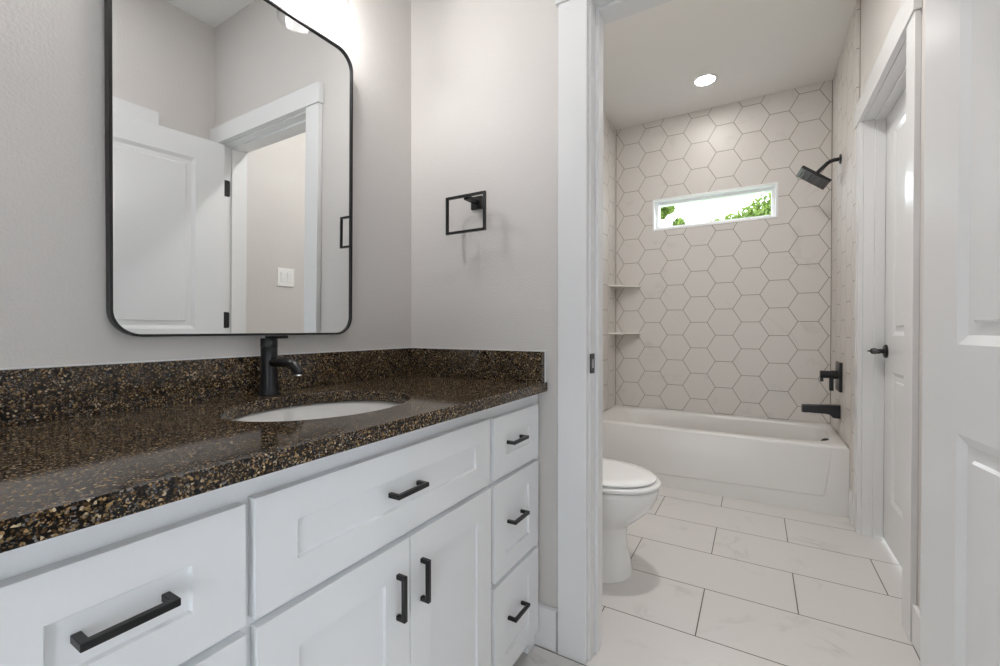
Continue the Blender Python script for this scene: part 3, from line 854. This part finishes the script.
bm = bmesh.new(); lathe(bm, [(0.012, 0), (0.012, 0.012)], (0.326, TYC-0.15, 0.655), 'x', 16); sweep(bm, [(0.342, TYC-0.15, 0.655), (0.342, TYC-0.07, 0.648)], rrect(0.004, 0.008, 0.003))
fl = obj('flush_lever', bm, 'chrome', toi); fl['label'] = 'chrome flush lever'
bm = bmesh.new(); loft(bm, [trect(0.20, 0.36, 0.10, 0.02, 0.02), trect(0.18, 0.36, 0.11, 0.25, 0.02), trect(0.15, 0.34, 0.16, 0.392, 0.02)])
obj('tank_support', bm, 'porcelain', toi, smooth=50)
for s in (-1, 1):
    bm = bmesh.new(); lathe(bm, [(0.014, 0), (0.013, 0.012), (0.006, 0.018)], (0.47, TYC+s*0.128, 0.0), 'z', 16); obj('bolt_cap', bm, 'porcelain', toi)

# ------------------------------------------------------------------ recessed ceiling lights (real one over the tub, the others added unseen fills)
def can(x, y, label, lens='lens'):
    t = thing('recessed_light', (x, y, ZC), label, 'ceiling light', 'recessed ceiling lights')
    bm = bmesh.new(); lathe(bm, [(0.075, 0.0), (0.078, -0.0), (0.078, -0.004), (0.072, -0.007), (0.064, -0.005), (0.063, 0.0)], (x, y, ZC), 'z', 40, False, False)
    obj('trim_ring', bm, 'trim', t, smooth=50)
    bm = bmesh.new(); lathe(bm, [(0.062, -0.0008), (0.062, -0.003), (0.055, -0.0045)], (x, y, ZC), 'z', 40)
    obj('lens', bm, lens, t, smooth=50)
can(0.874, 2.034, 'round lit recessed light in the ceiling over the bathtub')
can(1.12, -0.80, 'round added fill light in the vanity room ceiling', 'lens_fill_vanity')  # unseen lamp, added to brighten the towel wall and open door
can(0.87, 0.62, 'round added fill light in the ceiling over the toilet', 'lens_fill_toilet')  # unseen lamp, added to brighten the toilet room

# ================================================================== OUTSIDE
struct('ground', B((-9, 11, YB+T+0.3, 22, -0.5, -0.4)), 'ground', 'green lawn outside the high window', 'ground')
def tree(x, y, h, r, blobs, label, n=1500, seed=1):
    rnd = random.Random(seed)
    t = thing('tree', (x, y, -0.4), label, 'tree', 'trees outside the window')
    bm = bmesh.new(); sweep(bm, [(x, y, -0.42), (x+0.05, y, h*0.3), (x, y+0.05, h*0.62), (x, y, h*0.85)], [circ(0.12, 10), circ(0.09, 10), circ(0.06, 10), circ(0.02, 10)], up=(0, 1, 0))
    obj('trunk', bm, 'bark', t)
    bm = bmesh.new()
    for k in range(n):
        bx_, by_, bz_, br = rnd.choice(blobs)
        d = Vector((rnd.gauss(0, 1), rnd.gauss(0, 1), rnd.gauss(0, 1))).normalized() * br * (rnd.random()**0.45)
        p_ = Vector((bx_, by_, bz_)) + d
        q = Euler((rnd.uniform(0, 6.3), rnd.uniform(0, 6.3), rnd.uniform(0, 6.3))).to_matrix()
        s = rnd.uniform(0.035, 0.065)
        vs = [bm.verts.new(p_ + q @ Vector(c)) for c in ((-s, 0, 0), (-0.2*s, 0.45*s, 0.1*s), (s, 0, 0), (-0.2*s, -0.45*s, 0.1*s))]
        bm.faces.new(vs)
    obj('foliage', bm, 'leaf', t, recalc=False)

tree(1.1, 8.2, 3.3, 1, [(0.52, 8.2, 2.84, 0.38), (0.86, 8.2, 2.90, 0.40), (1.15, 8.2, 2.98, 0.42), (1.48, 8.1, 3.16, 0.46), (1.8, 8.2, 3.1, 0.55), (1.0, 8.4, 2.6, 0.6)], 'leafy green tree filling the lower right of the high window', 9000, 3)
tree(-0.1, 7.4, 2.9, 1, [(-0.06, 7.4, 2.99, 0.13), (0.07, 7.4, 2.86, 0.12), (-0.10, 7.4, 2.62, 0.32)], 'small green treetop low in the left of the high window', 900, 5)
tree(-1.2, 6.4, 3.3, 1, [(-0.19, 6.4, 3.02, 0.10), (-0.08, 6.4, 3.07, 0.08), (-0.45, 6.4, 3.15, 0.22), (-0.8, 6.4, 3.1, 0.35), (-1.2, 6.4, 3.1, 0.5)], 'green branch tips at the upper left of the high window', 2200, 9)
